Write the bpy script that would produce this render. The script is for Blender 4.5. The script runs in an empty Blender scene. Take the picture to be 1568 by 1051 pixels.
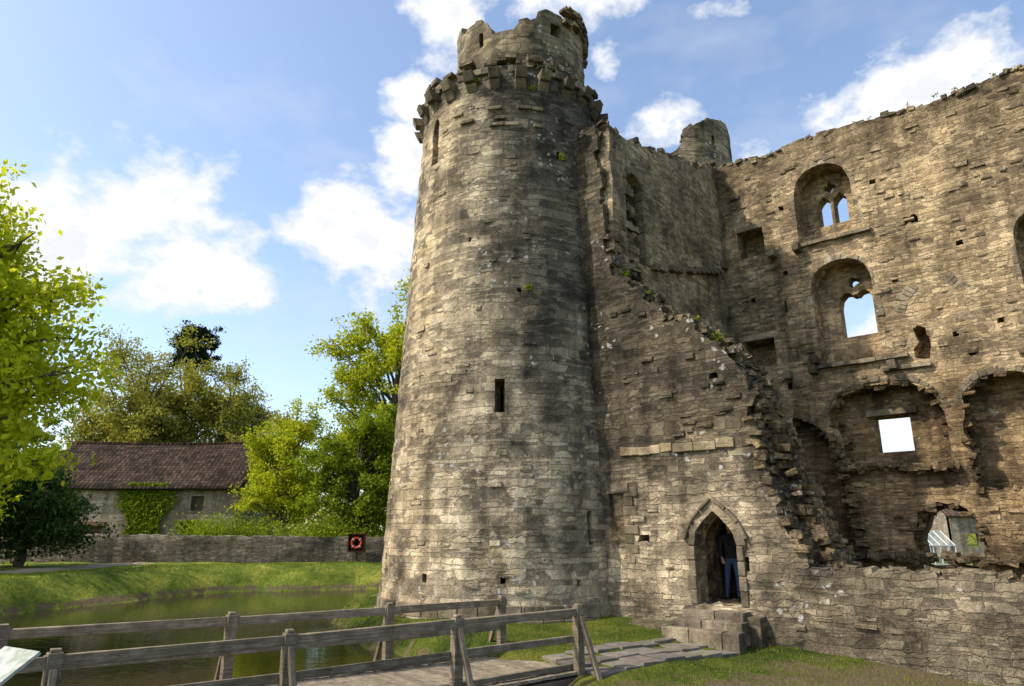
import bpy, math, random
import numpy as np
from mathutils import Vector, Euler, noise as mn
from mathutils.geometry import delaunay_2d_cdt
random.seed(7); rng=np.random.default_rng(7)
scene=bpy.context.scene
D2R=math.radians
# ------------------------------------------------------------------ helpers
def link(o,parent=None):
    scene.collection.objects.link(o)
    if parent: o.parent=parent
    return o
def empty(name):
    o=bpy.data.objects.new(name,None); o.empty_display_size=.2; return link(o)
def mesh_obj(name,verts,faces,mats,parent=None,smooth=None,uvs=None,tint=None,midx=None):
    me=bpy.data.meshes.new(name); me.from_pydata(verts,[],faces)
    for m in (mats if isinstance(mats,(list,tuple)) else [mats]): me.materials.append(m)
    if uvs is not None:
        l=me.uv_layers.new(name='UVMap'); l.data.foreach_set('uv',np.asarray(uvs,dtype=np.float32).ravel())
    if tint is not None:
        at=me.attributes.new('tint','FLOAT_COLOR','POINT'); t=np.ones((len(verts),4),np.float32); t[:,:3]=tint; at.data.foreach_set('color',t.ravel())
    if midx is not None: me.polygons.foreach_set('material_index',midx)
    if smooth is not None:
        me.polygons.foreach_set('use_smooth',np.ones(len(me.polygons),dtype=bool) if smooth is True else smooth)
    me.update(); return link(bpy.data.objects.new(name,me),parent)
class MB:
    def __init__(s): s.v=[];s.f=[];s.uv=[];s.t=[]
    def hexa(s,P,tint=(1,1,1)):
        n=len(s.v); s.v+= [tuple(p) for p in P]
        o=random.uniform(0,20)
        for q in ((0,3,2,1),(4,5,6,7),(0,1,5,4),(1,2,6,5),(2,3,7,6),(3,0,4,7)):
            s.f.append(tuple(n+i for i in q))
            a,b,d=(Vector(P[q[0]]),Vector(P[q[1]]),Vector(P[q[3]]))
            w=(b-a).length;h=(d-a).length
            s.uv+=[(o,o),(o+w,o),(o+w,o+h),(o,o+h)]
        s.t+=[tint]*8
    def box(s,c,ax,h,j=0,tint=None):
        c=Vector(c); X,Y,Z=[Vector(a) for a in ax]; P=[]
        for sx,sy,sz in ((-1,-1,-1),(1,-1,-1),(1,1,-1),(-1,1,-1),(-1,-1,1),(1,-1,1),(1,1,1),(-1,1,1)):
            p=c+X*(h[0]*sx)+Y*(h[1]*sy)+Z*(h[2]*sz)
            if j: p+=Vector((random.uniform(-j,j),random.uniform(-j,j),random.uniform(-j,j)))
            P.append(p)
        if tint is None:
            k=random.uniform(.55,.95); tint=(k,k*random.uniform(.94,1),k*random.uniform(.86,1))
        s.hexa(P,tint)
    def beam(s,p,q,w,h,tint=None,j=0):
        p=Vector(p);q=Vector(q);d=(q-p);L=d.length;d.normalize()
        up=Vector((0,0,1)) if abs(d.z)<.95 else Vector((1,0,0))
        x=d.cross(up).normalized();z=x.cross(d)
        s.box((p+q)/2,(d,x,z),(L/2,w/2,h/2),j,tint)
    def obj(s,name,mat,parent=None,bevel=0):
        o=mesh_obj(name,s.v,s.f,mat,parent,uvs=s.uv,tint=np.array(s.t,np.float32))
        if bevel:
            m=o.modifiers.new('b','BEVEL');m.width=bevel;m.segments=2
        return o
AX=((1,0,0),(0,1,0),(0,0,1))
# ------------------------------------------------------------------ node helper
class NT:
    def __init__(s,name):
        s.m=bpy.data.materials.new(name); s.m.use_nodes=True; s.t=s.m.node_tree; s.t.nodes.clear()
        s.out=s.t.nodes.new('ShaderNodeOutputMaterial')
    def n(s,ty,props={},**inp):
        nd=s.t.nodes.new('ShaderNode'+ty)
        for k,v in props.items(): setattr(nd,k,v)
        for k,v in inp.items(): s.set(nd,k,v)
        return nd
    def set(s,nd,k,v):
        key=int(k[1:]) if k[0]=='i' and k[1:].isdigit() else k.replace('_',' ')
        sk=nd.inputs[key]
        if isinstance(v,bpy.types.NodeSocket): s.t.links.new(v,sk)
        elif isinstance(v,bpy.types.Node): s.t.links.new(v.outputs[0],sk)
        else:
            if sk.type=='RGBA' and len(v)==3: v=(*v,1)
            sk.default_value=v
    def math(s,op,a,b=0.,clamp=False): return s.n('Math',{'operation':op,'use_clamp':clamp},i0=a,i1=b).outputs[0]
    def vm(s,op,a,b):
        nd=s.n('VectorMath',{'operation':op},i0=a)
        if op=='SCALE': s.set(nd,'Scale',b)
        else: s.set(nd,'i1',b)
        return nd.outputs[0]
    def mix(s,f,a,b,bt='MIX'):
        nd=s.n('Mix',{'data_type':'RGBA','blend_type':bt}); s.set(nd,'i0',f);s.set(nd,'i6',a);s.set(nd,'i7',b);return nd.outputs[2]
    def ramp(s,f,stops,interp='LINEAR'):
        nd=s.n('ValToRGB',Fac=f);cr=nd.color_ramp;cr.interpolation=interp
        while len(cr.elements)<len(stops): cr.elements.new(.5)
        for e,(p,c) in zip(cr.elements,stops):
            e.position=p; e.color=(*c,1) if isinstance(c,(tuple,list)) else (c,c,c,1)
        return nd.outputs[0]
    def noise(s,vec,scale,detail=4,rough=.55): return s.n('TexNoise',Vector=vec,Scale=scale,Detail=float(detail),Roughness=rough)
    def fin(s,col,rough=.9,bump=None,dist=.03,strength=1.,spec=.2,**kw):
        b=s.n('BsdfPrincipled',Roughness=rough); s.set(b,'Base Color',col); s.set(b,'Specular IOR Level',spec)
        for k,v in kw.items(): s.set(b,k,v)
        if bump is not None:
            bn=s.n('Bump',Height=bump,Distance=dist,Strength=strength); s.set(b,'Normal',bn.outputs[0])
        s.t.links.new(b.outputs[0],s.out.inputs[0]); return s.m
def stone(name,cols,bw=.42,rh=.17,lichen=.6,mortar=(.25,.205,.145),stain=.8,bd=.03,rub=.5,gain=1.25,small=.6):
    k=NT(name); tc=k.n('TexCoord'); uv=tc.outputs['UV']; ob=tc.outputs['Object']
    s_=k.n('SeparateXYZ',Vector=uv)
    ny_=k.n('TexNoise',{'noise_dimensions':'1D'},W=s_.outputs[1],Scale=1.9,Detail=1.)
    nx_=k.noise(k.vm('MULTIPLY',uv,(1.1,2.3,1.)),1.,1)
    fine=k.noise(uv,6.,1,.6)
    wx=k.math('MULTIPLY',k.math('SUBTRACT',nx_.outputs[0],.5),.8)
    wy=k.math('ADD',k.math('MULTIPLY',k.math('SUBTRACT',ny_.outputs[0],.5),.42),k.math('MULTIPLY',k.math('SUBTRACT',nx_.outputs[0],.5),.1))
    wv=k.n('CombineXYZ',i0=wx,i1=wy)
    d2=k.vm('SCALE',k.vm('SUBTRACT',fine.outputs[1],(.5,.5,.5)),.075)
    uvd=k.vm('ADD',k.vm('ADD',uv,wv.outputs[0]),d2)
    def br(w,h,off,ms):
        return k.n('TexBrick',{'offset':off,'squash':1.35,'squash_frequency':3},Vector=uvd,Color1=(0,0,0),Color2=(1,1,1),Mortar=(.35,.35,.35),Scale=1.,Mortar_Size=ms,Mortar_Smooth=.6,Bias=0.,Brick_Width=w,Row_Height=h)
    b1=br(bw,rh,.43,.012);b2=br(bw*small,rh*small,.37,.013)
    mk=k.ramp(k.noise(k.vm('MULTIPLY',uv,(.6,1.3,1)),1.,3,.65).outputs[0],[(rub-.015,1.),(rub+.015,0.)])
    tone=k.mix(mk,b1.outputs[0],b2.outputs[0]); mort=k.mix(mk,b1.outputs[1],b2.outputs[1])
    n3=k.noise(ob,10,4,.76).outputs[0]
    n4=k.noise(ob,48,1,.7).outputs[0]
    v=k.math('ADD',k.math('MULTIPLY',tone,.5),k.math('MULTIPLY',n3,.58))
    col=k.ramp(v,[(.14,cols[0]),(.36,cols[1]),(.55,cols[2]),(.72,cols[3]),(.92,cols[4])])
    col=k.mix(k.math('MULTIPLY',mort,.4),col,mortar)
    st=k.ramp(k.noise(ob,.6,5,.72).outputs[0],[(.36,(.2,.195,.19)),(.46,(.62,.6,.555)),(.55,(1.,.985,.95)),(.68,(1.,.93,.76))])
    col=k.mix(stain,col,k.mix(1.,col,st,'MULTIPLY'))
    sk=k.ramp(k.noise(k.vm('MULTIPLY',ob,(2.6,2.6,.2)),1,3,.62).outputs[0],[(.38,.4),(.56,1.)])
    col=k.mix(.6,col,k.mix(1.,col,sk,'MULTIPLY'))
    col=k.mix(.6,col,k.mix(1.,col,k.vm('SCALE',k.ramp(n4,[(.3,.25),(.7,.95)]),1.5),'MULTIPLY'))
    at=k.n('Attribute',{'attribute_name':'tint'})
    col=k.vm('SCALE',k.vm('MULTIPLY',col,at.outputs[0]),gain)
    vo=k.n('TexVoronoi',Vector=k.vm('ADD',ob,k.vm('SCALE',fine.outputs[1],.25)),Scale=4.5)
    lm=k.math('MULTIPLY',k.ramp(vo.outputs[0],[(.16,1.),(.3,0.)]),k.ramp(k.noise(ob,.7,3,.65).outputs[0],[(lichen-.04,0.),(lichen+.02,1.)]))
    col=k.mix(k.math('MULTIPLY',lm,.7),col,(.5,.49,.44))
    h=k.math('ADD',k.math('MULTIPLY',k.math('SUBTRACT',1.,mort),.65),k.math('ADD',k.math('MULTIPLY',tone,.5),k.math('MULTIPLY',n3,1.5)))
    h=k.math('ADD',h,k.math('MULTIPLY',n4,.3))
    return k.fin(col,.93,h,bd,1.)
CB=[(.085,.073,.055),(.185,.153,.108),(.315,.26,.178),(.43,.358,.244),(.55,.475,.34)]
M_tower=stone('tower_stone',CB,.5,.2,.56,rub=.49)
M_wall=stone('wall_stone',CB,.4,.165,.57,rub=.52)
M_in=stone('interior_stone',[(.09,.072,.05),(.205,.16,.105),(.33,.262,.168),(.43,.345,.22),(.54,.445,.295)],.36,.14,.64,rub=.53)
M_rub=stone('rubble_stone',CB,.3,.2,.6,bd=.05)
M_dress=stone('dressed_stone',[(.12,.1,.075),(.22,.187,.135),(.32,.27,.195),(.4,.34,.25),(.48,.42,.32)],3.,3.,.62,bd=.015)
M_garden=stone('garden_wall_stone',[(.04,.036,.03),(.1,.09,.07),(.17,.15,.115),(.24,.21,.16),(.36,.32,.25)],.3,.1,.6)
M_barn=stone('barn_stone',[(.14,.12,.095),(.24,.205,.155),(.31,.265,.2),(.36,.315,.245),(.42,.37,.3)],.4,.14,.75,stain=.4)
# ------------------------------------------------------------------ slab builder
def pip(P,poly):
    x=P[:,0];y=P[:,1];ins=np.zeros(len(P),bool);n=len(poly)
    for i in range(n):
        x1,y1=poly[i];x2,y2=poly[(i+1)%n]
        if y1==y2: continue
        c=((y1>y)!=(y2>y))&(x<(x2-x1)*(y-y1)/(y2-y1)+x1); ins^=c
    return ins
def dens(poly,step):
    o=[]
    for i in range(len(poly)):
        a=poly[i];b=poly[(i+1)%len(poly)];L=math.hypot(b[0]-a[0],b[1]-a[1]);n=max(1,int(L/step))
        for k in range(n): o.append((a[0]+(b[0]-a[0])*k/n,a[1]+(b[1]-a[1])*k/n))
    return o
def rag(pts,lo=.18,hi=.5,amp=.13,seed=0):
    r=random.Random(seed);o=[]
    for i in range(len(pts)-1):
        a=Vector(pts[i]);b=Vector(pts[i+1]);d=b-a;L=d.length;d.normalize();n=Vector((-d.y,d.x));t=0
        while t<L-.05:
            w=min(r.uniform(lo,hi),L-t);k=r.uniform(-amp,amp)
            p=a+d*t+n*k;q=a+d*(t+w*.93)+n*(k+r.uniform(-.03,.03));o+=[(p.x,p.y),(q.x,q.y)];t+=w
    return o
def roughen(poly,amp=.06,step=.18,seed=1):
    r=random.Random(seed); return [(x+r.uniform(-amp,amp),z+r.uniform(-amp,amp)) for x,z in dens(poly,step)]
def slab(name,outline,holes,mapf,d0,d1,mat,parent,step=.2,tintf=None,amp=.035,back=True):
    outline=dens(outline,step*1.2);holes=[dens(h,step*1.2) for h in holes]
    V=list(outline);E=[(i,(i+1)%len(outline)) for i in range(len(outline))]
    for h in holes:
        n=len(V);V+=h;E+=[(n+i,n+(i+1)%len(h)) for i in range(len(h))]
    bd=np.array(V);x0,z0=bd.min(0);x1,z1=bd.max(0)
    gx,gz=np.meshgrid(np.arange(x0+step/2,x1,step),np.arange(z0+step/2,z1,step));G=np.stack([gx.ravel(),gz.ravel()],1)
    G+=rng.uniform(-.25,.25,G.shape)*step
    k=pip(G,outline)
    for h in holes:k&=~pip(G,h)
    G=G[k]
    dm=np.full(len(G),9.)
    for i in range(0,len(bd),400): dm=np.minimum(dm,np.sqrt(((G[:,None]-bd[None,i:i+400])**2).sum(2)).min(1))
    G=G[dm>step*.4]
    V+= [tuple(g) for g in G]
    vo,_,fo,*_r=delaunay_2d_cdt([Vector(v) for v in V],E,[],0,1e-5)
    vo=np.array([tuple(v) for v in vo]);T=np.array([f for f in fo if len(f)==3])
    C=vo[T].mean(1);k=pip(C,outline)
    for h in holes:k&=~pip(C,h)
    T=T[k];a=vo[T]
    ar=(a[:,1,0]-a[:,0,0])*(a[:,2,1]-a[:,0,1])-(a[:,1,1]-a[:,0,1])*(a[:,2,0]-a[:,0,0])
    T=T[np.abs(ar)>1e-8];ar=ar[np.abs(ar)>1e-8];T[ar<0]=T[ar<0][:,::-1]
    seed=sum(map(ord,name))%97
    es={}
    for t in T:
        for i in range(3): es[(int(t[i]),int(t[(i+1)%3]))]=1
    B=[e for e in es if (e[1],e[0]) not in es]; bset=sorted(set(i for e in B for i in e))
    def disp(s,z):
        return amp*(mn.noise((s*1.3,z*1.3,seed))*1.4+mn.noise((s*4.1,z*5.2,seed+9))*1.0)
    verts=[];tint=[];uvs=[];faces=[];sm=[]
    def tt(s,z):
        if tintf is None: return (1,1,1)
        return tintf(s,z)
    for i,(s,z) in enumerate(vo): verts.append(mapf(s,z,d0+disp(s,z)));tint.append(tt(s,z))
    nf=len(vo)
    c0=T[0];q=[Vector(verts[i]) for i in c0]
    s0,z0_=vo[c0[0]]
    p=[Vector(mapf(s0,z0_,d)) for d in (-1,0)]
    flip=((q[1]-q[0]).cross(q[2]-q[0])).dot(p[0]-p[1])<0
    def addf(f,uv,s):
        if flip: f=f[::-1];uv=uv[::-1]
        faces.append(tuple(f));uvs.extend(uv);sm.append(s)
    for t in T: addf([int(i) for i in t],[tuple(vo[i]) for i in t],True)
    if back:
        for i,(s,z) in enumerate(vo): verts.append(mapf(s,z,d1));tint.append(tt(s,z))
        for t in T: addf([int(i)+nf for i in t[::-1]],[tuple(vo[i]) for i in t[::-1]],True)
    ns=max(1,int(round((d1-d0)/.22)));ring={}
    for i in bset:
        s,z=vo[i];L=[]
        for k in range(ns+1):
            d=d0+(d1-d0)*k/ns;j=0 if k in(0,ns) else amp*1.3
            if k==0:d=d0+disp(s,z)
            L.append(len(verts));verts.append(mapf(s+random.uniform(-j,j),z+random.uniform(-j,j),d));tint.append(tt(s,z))
        ring[i]=L
    for i,j in B:
        si,zi=vo[i];sj,zj=vo[j];vert=abs(zj-zi)>abs(sj-si)
        for k in range(ns):
            da=(d1-d0)*k/ns;db=(d1-d0)*(k+1)/ns
            f=[ring[j][k],ring[i][k],ring[i][k+1],ring[j][k+1]]
            uv=[(sj+da,zj),(si+da,zi),(si+db,zi),(sj+db,zj)] if vert else [(sj,zj+da),(si,zi+da),(si,zi+db),(sj,zj+db)]
            addf(f,uv,False)
    return mesh_obj(name,verts,faces,mat,parent,smooth=np.array(sm,bool),uvs=uvs,tint=np.array(tint,np.float32))
def arch(a0,a1,z0,zs,zt,pointed=False,n=12):
    c=(a0+a1)/2;w=(a1-a0)/2;P=[(a0,z0)]
    for i in range(n+1):
        t=-1+2*i/n
        if pointed: y=(1-abs(t))**.62
        else: y=math.sqrt(max(0,1-t*t))
        P.append((c+w*t,zs+(zt-zs)*y))
    P.append((a1,z0));return P
def rect(a0,a1,z0,z1): return [(a0,z0),(a0,z1),(a1,z1),(a1,z0)]
def circ(c,z,r,n=14,lob=0,la=.2): return [(c+r*(1+la*math.cos(lob*t))*math.cos(t),z+r*(1+la*math.cos(lob*t))*math.sin(t)) for t in [2*math.pi*i/n for i in range(n)]]
def ring_blocks(mb,curve,mapf,w,d0,d1,blk=.3,gap=.012,tn=.8,skip=0.):
    P=[Vector(p) for p in curve];L=[0]
    for i in range(1,len(P)):L.append(L[-1]+(P[i]-P[i-1]).length)
    n=max(1,round(L[-1]/blk))
    def at(t):
        t=min(max(t,0),L[-1]);i=1
        while i<len(P)-1 and L[i]<t:i+=1
        f=(t-L[i-1])/max(1e-6,L[i]-L[i-1]);p=P[i-1].lerp(P[i],f);d=(P[i]-P[i-1]).normalized();return p,Vector((-d.y,d.x))
    for k in range(n):
        if random.random()<skip: continue
        t0=L[-1]*k/n+gap;t1=L[-1]*(k+1)/n-gap;p,m=at(t0);q,o=at(t1);ww=w*random.uniform(.75,1.3);pr=random.uniform(-.015,.015)
        c=[p,q,q+o*ww,p+m*ww]
        Q=[mapf(x.x,x.y,d0-pr+random.uniform(0,.008)) for x in c]+[mapf(x.x,x.y,d1) for x in c]
        kk=random.uniform(.8,1.15)*tn;mb.hexa([Q[4],Q[5],Q[6],Q[7],Q[0],Q[1],Q[2],Q[3]],(kk,kk*.97,kk*.92))
P0=Vector((2.34,17.3));e1=Vector((.764,-.645));e2=Vector((.645,.764))
E1=(e1.x,e1.y,0);E2=(e2.x,e2.y,0);EZ=(0,0,1)
def loc(a,b,z): p=P0+e1*a+e2*b;return (p.x,p.y,z)
mapA=lambda s,z,d:loc(s,d,z)
mapB=lambda s,z,d:loc(s,7.8+d,z)
mapC=lambda s,z,d:loc(.4-d,s,z)
def mapCyl(cx,cy,R0,k,Rn):
    def f(s,z,d):
        th=s/Rn;R=R0-k*z-d;return (cx+R*math.sin(th),cy-R*math.cos(th),z)
    return f
def ss(a,b,x):
    t=min(1,max(0,(x-a)/(b-a)));return t*t*(3-2*t)
def nz(s,z,f,o=0): return mn.noise((s*f,z*f,o))
castle=empty('ruined_castle')
# ---- tower 1
RN=3.3
mapT=mapCyl(-.03,20,3.58,.05,RN)
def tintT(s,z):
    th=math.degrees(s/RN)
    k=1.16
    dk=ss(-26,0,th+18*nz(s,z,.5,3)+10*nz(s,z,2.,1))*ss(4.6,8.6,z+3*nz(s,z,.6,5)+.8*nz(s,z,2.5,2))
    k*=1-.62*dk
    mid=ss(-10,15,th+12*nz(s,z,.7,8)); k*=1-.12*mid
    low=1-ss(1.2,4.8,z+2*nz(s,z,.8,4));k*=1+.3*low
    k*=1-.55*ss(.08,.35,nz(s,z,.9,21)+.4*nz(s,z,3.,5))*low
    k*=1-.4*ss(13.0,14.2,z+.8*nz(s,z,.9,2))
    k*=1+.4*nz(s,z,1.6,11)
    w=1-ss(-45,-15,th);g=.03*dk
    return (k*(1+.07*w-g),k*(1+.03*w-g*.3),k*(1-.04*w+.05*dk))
h=math.pi*RN-.002
outT=[(-h,-1.2),(h,-1.2)]+[(p[0],p[1]) for p in rag([(h,15.15),(60/57.3*RN,15.2),(20/57.3*RN,15.1),(-30/57.3*RN,15.0),(-h,15.1)],.25,.5,.12,5)]
def S(d): return math.radians(d)*RN
holesT=[rect(S(-6.9),S(-2.6),4.65,5.5),arch(S(-54),S(-48),12.35,13.7,13.95,True),rect(S(-3.9),S(-1.9),.66,.8),rect(S(25.8),S(27.8),.58,.72),rect(S(-36.5),S(-34),.65,.85),rect(S(32.3),S(34.7),1.5,2.3),rect(S(26),S(28.3),12.05,12.3),rect(S(3),S(5),7.85,7.98),rect(S(-22),S(-20.4),9.4,9.55)]
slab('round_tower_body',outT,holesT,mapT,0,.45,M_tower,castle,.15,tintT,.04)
slab('tower_core',[(-h,-1),(h,-1),(h,14.7),(-h,14.7)],[rect(S(-5.4),S(-4.2),4.75,5.4)],mapT,.47,.6,M_rub,castle,.5,lambda s,z:(.4,.38,.35),0)
mb=MB()
for i in range(46):
    th=-math.pi+2*math.pi*i/46
    for zc,R in ((-.25,3.68),(.06,3.63)):
        P=[];w=2*math.pi/46*.5*.97;o=random.uniform(0,.03)
        for zz in(zc-.17,zc+.14):
            for t,r in((th-w,R+o),(th+w,R+o),(th+w,R-.3),(th-w,R-.3)): P.append((-.03+r*math.sin(t),20-r*math.cos(t),zz+random.uniform(-.01,.01)))
        k=random.uniform(.6,1);mb.hexa(P,(k,k*.97,k*.9))
NC=25
for i in range(NC):
    th=2*math.pi*(i+.35)/NC+random.uniform(-.015,.015)
    u=Vector((math.sin(th),-math.cos(th),0));t=Vector((math.cos(th),math.sin(th),0));c=Vector((-.03,20,0))
    full=random.random()>.15
    for (r0,r1,z0,z1) in ((2.7,3.02,14.25,14.5),(2.7,3.24 if full else 3.05,14.51,14.78)):
        rr=r1+random.uniform(-.04,.04);w=.16;P=[]
        for zz,ra in((z0,rr-.14),(z1,rr)):
            P+=[c+u*ra-t*w,c+u*ra+t*w,c+u*r0+t*w,c+u*r0-t*w]
            for q in range(4):P[-1-q]=P[-1-q]+Vector((random.uniform(-.015,.015),0,zz))
        k=random.uniform(.3,.7);mb.hexa(P,(k,k*.96,k*.9))
ang=0
while ang<2*math.pi:
    wd=random.uniform(.07,.17)
    if random.random()>.2:
        th=ang+wd/2;w=wd/2*.95;R=2.93+random.uniform(-.06,.08);P=[]
        z1=14.98+random.uniform(-.08,.14)
        for zz in(14.79,z1):
            for t,r in((th-w,R),(th+w,R),(th+w,R-.4),(th-w,R-.4)): P.append((-.03+r*math.sin(t),20-r*math.cos(t),zz+random.uniform(-.02,.02)))
        k=random.uniform(.35,.75);mb.hexa(P,(k,k*.97,k*.9))
    ang+=wd
for th0,th1,zc in ((-35,22,13.55),(-30,-4,13.2),(-12,14,12.95)):
    t=th0
    while t<th1:
        wd=random.uniform(5,9)
        if random.random()>.25:
            P=[];R=3.58-.05*zc
            for zz in(zc,zc+.11):
                for a,r in((t,R+.07),(t+wd*.95,R+.07),(t+wd*.95,R-.2),(t,R-.2)): P.append((-.03+r*math.sin(D2R(a)),20-r*math.cos(D2R(a)),zz+.03*math.sin(t)))
            k=random.uniform(.5,.9);mb.hexa(P,(k,k*.95,k*.85))
        t+=wd
mb.obj('corbels_and_plinth',M_dress,castle,.02)
nv=48;vs=[(-.03+2.8*math.sin(2*math.pi*i/nv),20-2.8*math.cos(2*math.pi*i/nv),14.9) for i in range(nv)]
mesh_obj('tower_wallwalk',vs,[tuple(range(nv))],M_rub,castle,uvs=[(v[0],v[1]) for v in vs],tint=np.ones((nv,3)))
mapU=mapCyl(.28,20,2.14,0,2.1)
def SU(d): return math.radians(d)*2.1
hu=math.pi*2.1-.002
tp=[(180,17.2),(120,17.6),(84,18.4),(62,18.2),(50,17.8),(38,17.75),(22,17.75),(14,17.5),(6,17.3),(-2,17.2),(-8,16.95),(-26,16.9),(-31,17.45),(-44,17.65),(-58,17.7),(-64,17.9),(-90,18.2),(-130,17.6),(-180,17.2)]
outU=[(-hu,14.5),(hu,14.5)]+rag([(SU(a)*.999,z) for a,z in tp],.2,.4,.1,9)
outU=[(min(hu,max(-hu,x)),z) for x,z in outU]
slab('turret',outU,[rect(SU(26),SU(36),16.9,17.35),rect(SU(-38),SU(-34),16.6,17.1)],mapU,0,.5,M_tower,castle,.16,lambda s,z:(.72,.7,.66),.05)
mb=MB()
for i in range(60):
    th=random.uniform(40,100);z=random.uniform(17.5,18.3);R=2.14+random.uniform(-.1,.1)
    mb.box((.28+R*math.sin(D2R(th)),20-R*math.cos(D2R(th)),z),((math.cos(D2R(th)),math.sin(D2R(th)),0),(math.sin(D2R(th)),-math.cos(D2R(th)),0),EZ),(.17,.12,.06),.03)
for i in range(150):
    th=random.uniform(-180,180);R=2.75+random.uniform(-.25,.12)
    mb.box((-.03+R*math.sin(D2R(th)),20-R*math.cos(D2R(th)),15.08+random.uniform(0,.22)*(1.6 if 10<th<100 else 1)),((math.cos(D2R(th)),math.sin(D2R(th)),0),(math.sin(D2R(th)),-math.cos(D2R(th)),0),EZ),(random.uniform(.1,.22),.14,random.uniform(.05,.1)),.03,(.6,.57,.52))
# ---- T2 tower (far corner)
mapT2=mapCyl(6.65,26.7,3.2,0,3.2);h2=math.pi*3.2-.002
slab('far_tower_body',[(-h2,-1),(h2,-1)]+[(min(h2,max(-h2,x)),z) for x,z in rag([(h2,14.8),(-h2,14.9)],.3,.5,.1,3)],[],mapT2,0,.5,M_tower,castle,.35,lambda s,z:(.7,.68,.64))
mapU2=mapCyl(6.85,25.7,2.3,0,2.0);h3=math.pi*2-.002
def S2(d):return math.radians(d)*2
tp2=[(180,17.2),(90,17.5),(60,17.7),(38,17.75),(20,17.5),(4,17.2),(-4,16.9),(-12,16.2),(-22,16.0),(-30,15.9),(-38,16.2),(-60,16.7),(-90,16.9),(-180,17.)]
slab('far_turret',[(-h3,14),(h3,14)]+[(min(h3,max(-h3,x)),z) for x,z in rag([(S2(a),z) for a,z in tp2],.2,.4,.1,4)],[rect(S2(26),S2(31),16.3,16.9)],mapU2,0,.5,M_tower,castle,.2,lambda s,z:(.75,.73,.68),.05)
# ---- wall A (near long wall, ruined)
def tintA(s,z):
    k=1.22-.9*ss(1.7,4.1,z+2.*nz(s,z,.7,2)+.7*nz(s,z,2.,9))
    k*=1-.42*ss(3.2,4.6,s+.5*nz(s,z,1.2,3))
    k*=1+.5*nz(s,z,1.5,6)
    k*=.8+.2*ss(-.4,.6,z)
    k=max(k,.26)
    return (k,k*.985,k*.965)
topA=[(8.2,1.0),(5.4,1.05),(4.62,1.1),(4.5,1.6),(4.2,2.4),(3.95,3.1),(3.88,3.7),(3.8,4.1),(3.92,4.7),(3.76,5.35),(3.2,6.05),(2.6,6.62),(2.2,6.85),(1.8,6.85),(1.67,7.2),(1.25,7.65),(.9,8.1),(.5,8.4),(.28,9.3),(.22,10.2),(.1,11.5),(.05,12.6),(-.05,13.2),(-.7,13.4)]
outA=[(-.7,-1.3),(13,-1.3)]+rag([(13,1.0)]+topA,.14,.4,.11,11)
door=arch(2.25,3.22,.28,1.62,2.25,True)
holesA=[door,rect(.1,.5,1.42,2.72),roughen(rect(.85,1.12,1.55,1.75),.03),roughen(rect(2.9,3.1,5.2,5.35),.02),roughen(rect(3.35,3.45,1.0,1.3),.01)]
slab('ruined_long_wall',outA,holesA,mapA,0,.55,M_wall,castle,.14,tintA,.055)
topA2=[(13,.95),(5.8,.98),(5.0,1.15),(4.85,1.5),(4.6,2.2),(4.3,2.9),(4.15,3.6),(4.05,4.2),(3.9,4.9),(3.5,5.4),(3.0,5.9),(2.2,6.6),(1.5,7.0),(.9,7.9),(.5,8.3),(.25,11),(.0,12.7),(-.7,13)]
outA2=[(-.7,-1.3),(13,-1.3)]+rag(topA2,.15,.35,.13,12)
slab('ruined_long_wall_core',outA2,[arch(2.15,3.35,.28,1.7,2.4,True),rect(.05,.6,1.3,2.85)],mapA,.56,1.6,M_rub,castle,.22,lambda s,z:tuple(.75*c for c in (1,.93,.83)),.06)
mb2=MB()
c=door[1:-1];ring_blocks(mb2,[(2.25,.28),(2.25,.9)]+c+[(3.22,.9),(3.22,.28)],mapA,.17,-.03,.4,.3,tn=.72)
hood=arch(2.05,3.42,1.6,1.62,2.5,True)[1:-1];ring_blocks(mb2,hood,mapA,.07,-.09,.1,.35,tn=.62)
t=.45
while t<3.1:
    w=random.uniform(.25,.6);kk=random.uniform(.85,1.25);mb2.box(loc(t+w/2,.01,3.7+.02*math.sin(t*5)),(E1,E2,EZ),(w/2*.98,.07,.1),.014,(kk,kk*.95,kk*.82));t+=w
for i in range(8):
    z=1.2+i*.22;mb2.box(loc(.62+.06*(i%2),.03,z),(E1,E2,EZ),(.12+.06*(i%2),.06,.105),.01)
mb2.box(loc(.3,.02,2.84),(E1,E2,EZ),(.34,.07,.1),.01)
# ---- wall B
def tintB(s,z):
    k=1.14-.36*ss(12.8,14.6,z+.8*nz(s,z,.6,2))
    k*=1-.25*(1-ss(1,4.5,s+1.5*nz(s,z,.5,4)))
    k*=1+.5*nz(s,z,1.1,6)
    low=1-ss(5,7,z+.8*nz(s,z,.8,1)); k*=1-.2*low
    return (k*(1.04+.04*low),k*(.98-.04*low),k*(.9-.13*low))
topB=[(14,14.8),(9.8,14.8),(9.38,14.85),(8.7,14.8),(7.9,14.7),(7,14.72),(6.1,14.82),(5.1,14.95),(4,15.0),(2.9,14.95),(2,14.85),(.9,15.05),(-.8,15.0)]
outB=[(-.8,-1),(14,-1)]+rag(topB,.2,.45,.07,21)
recL=roughen([(1.6,1.15),(1.62,4.5),(1.85,5.0),(2.2,5.4),(2.7,5.25),(3.1,4.75),(3.35,4.2),(3.5,3.2),(3.8,1.15)],.06,.2,3)
fp=roughen([(3.75,3.85),(3.5,4.9),(3.3,5.35),(3.6,5.9),(4.1,6.1),(4.8,6.15),(5.6,6.05),(6.15,5.75),(6.4,5.1),(6.38,3.75),(5.6,3.6),(4.7,3.85)],.05,.2,4)
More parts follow.
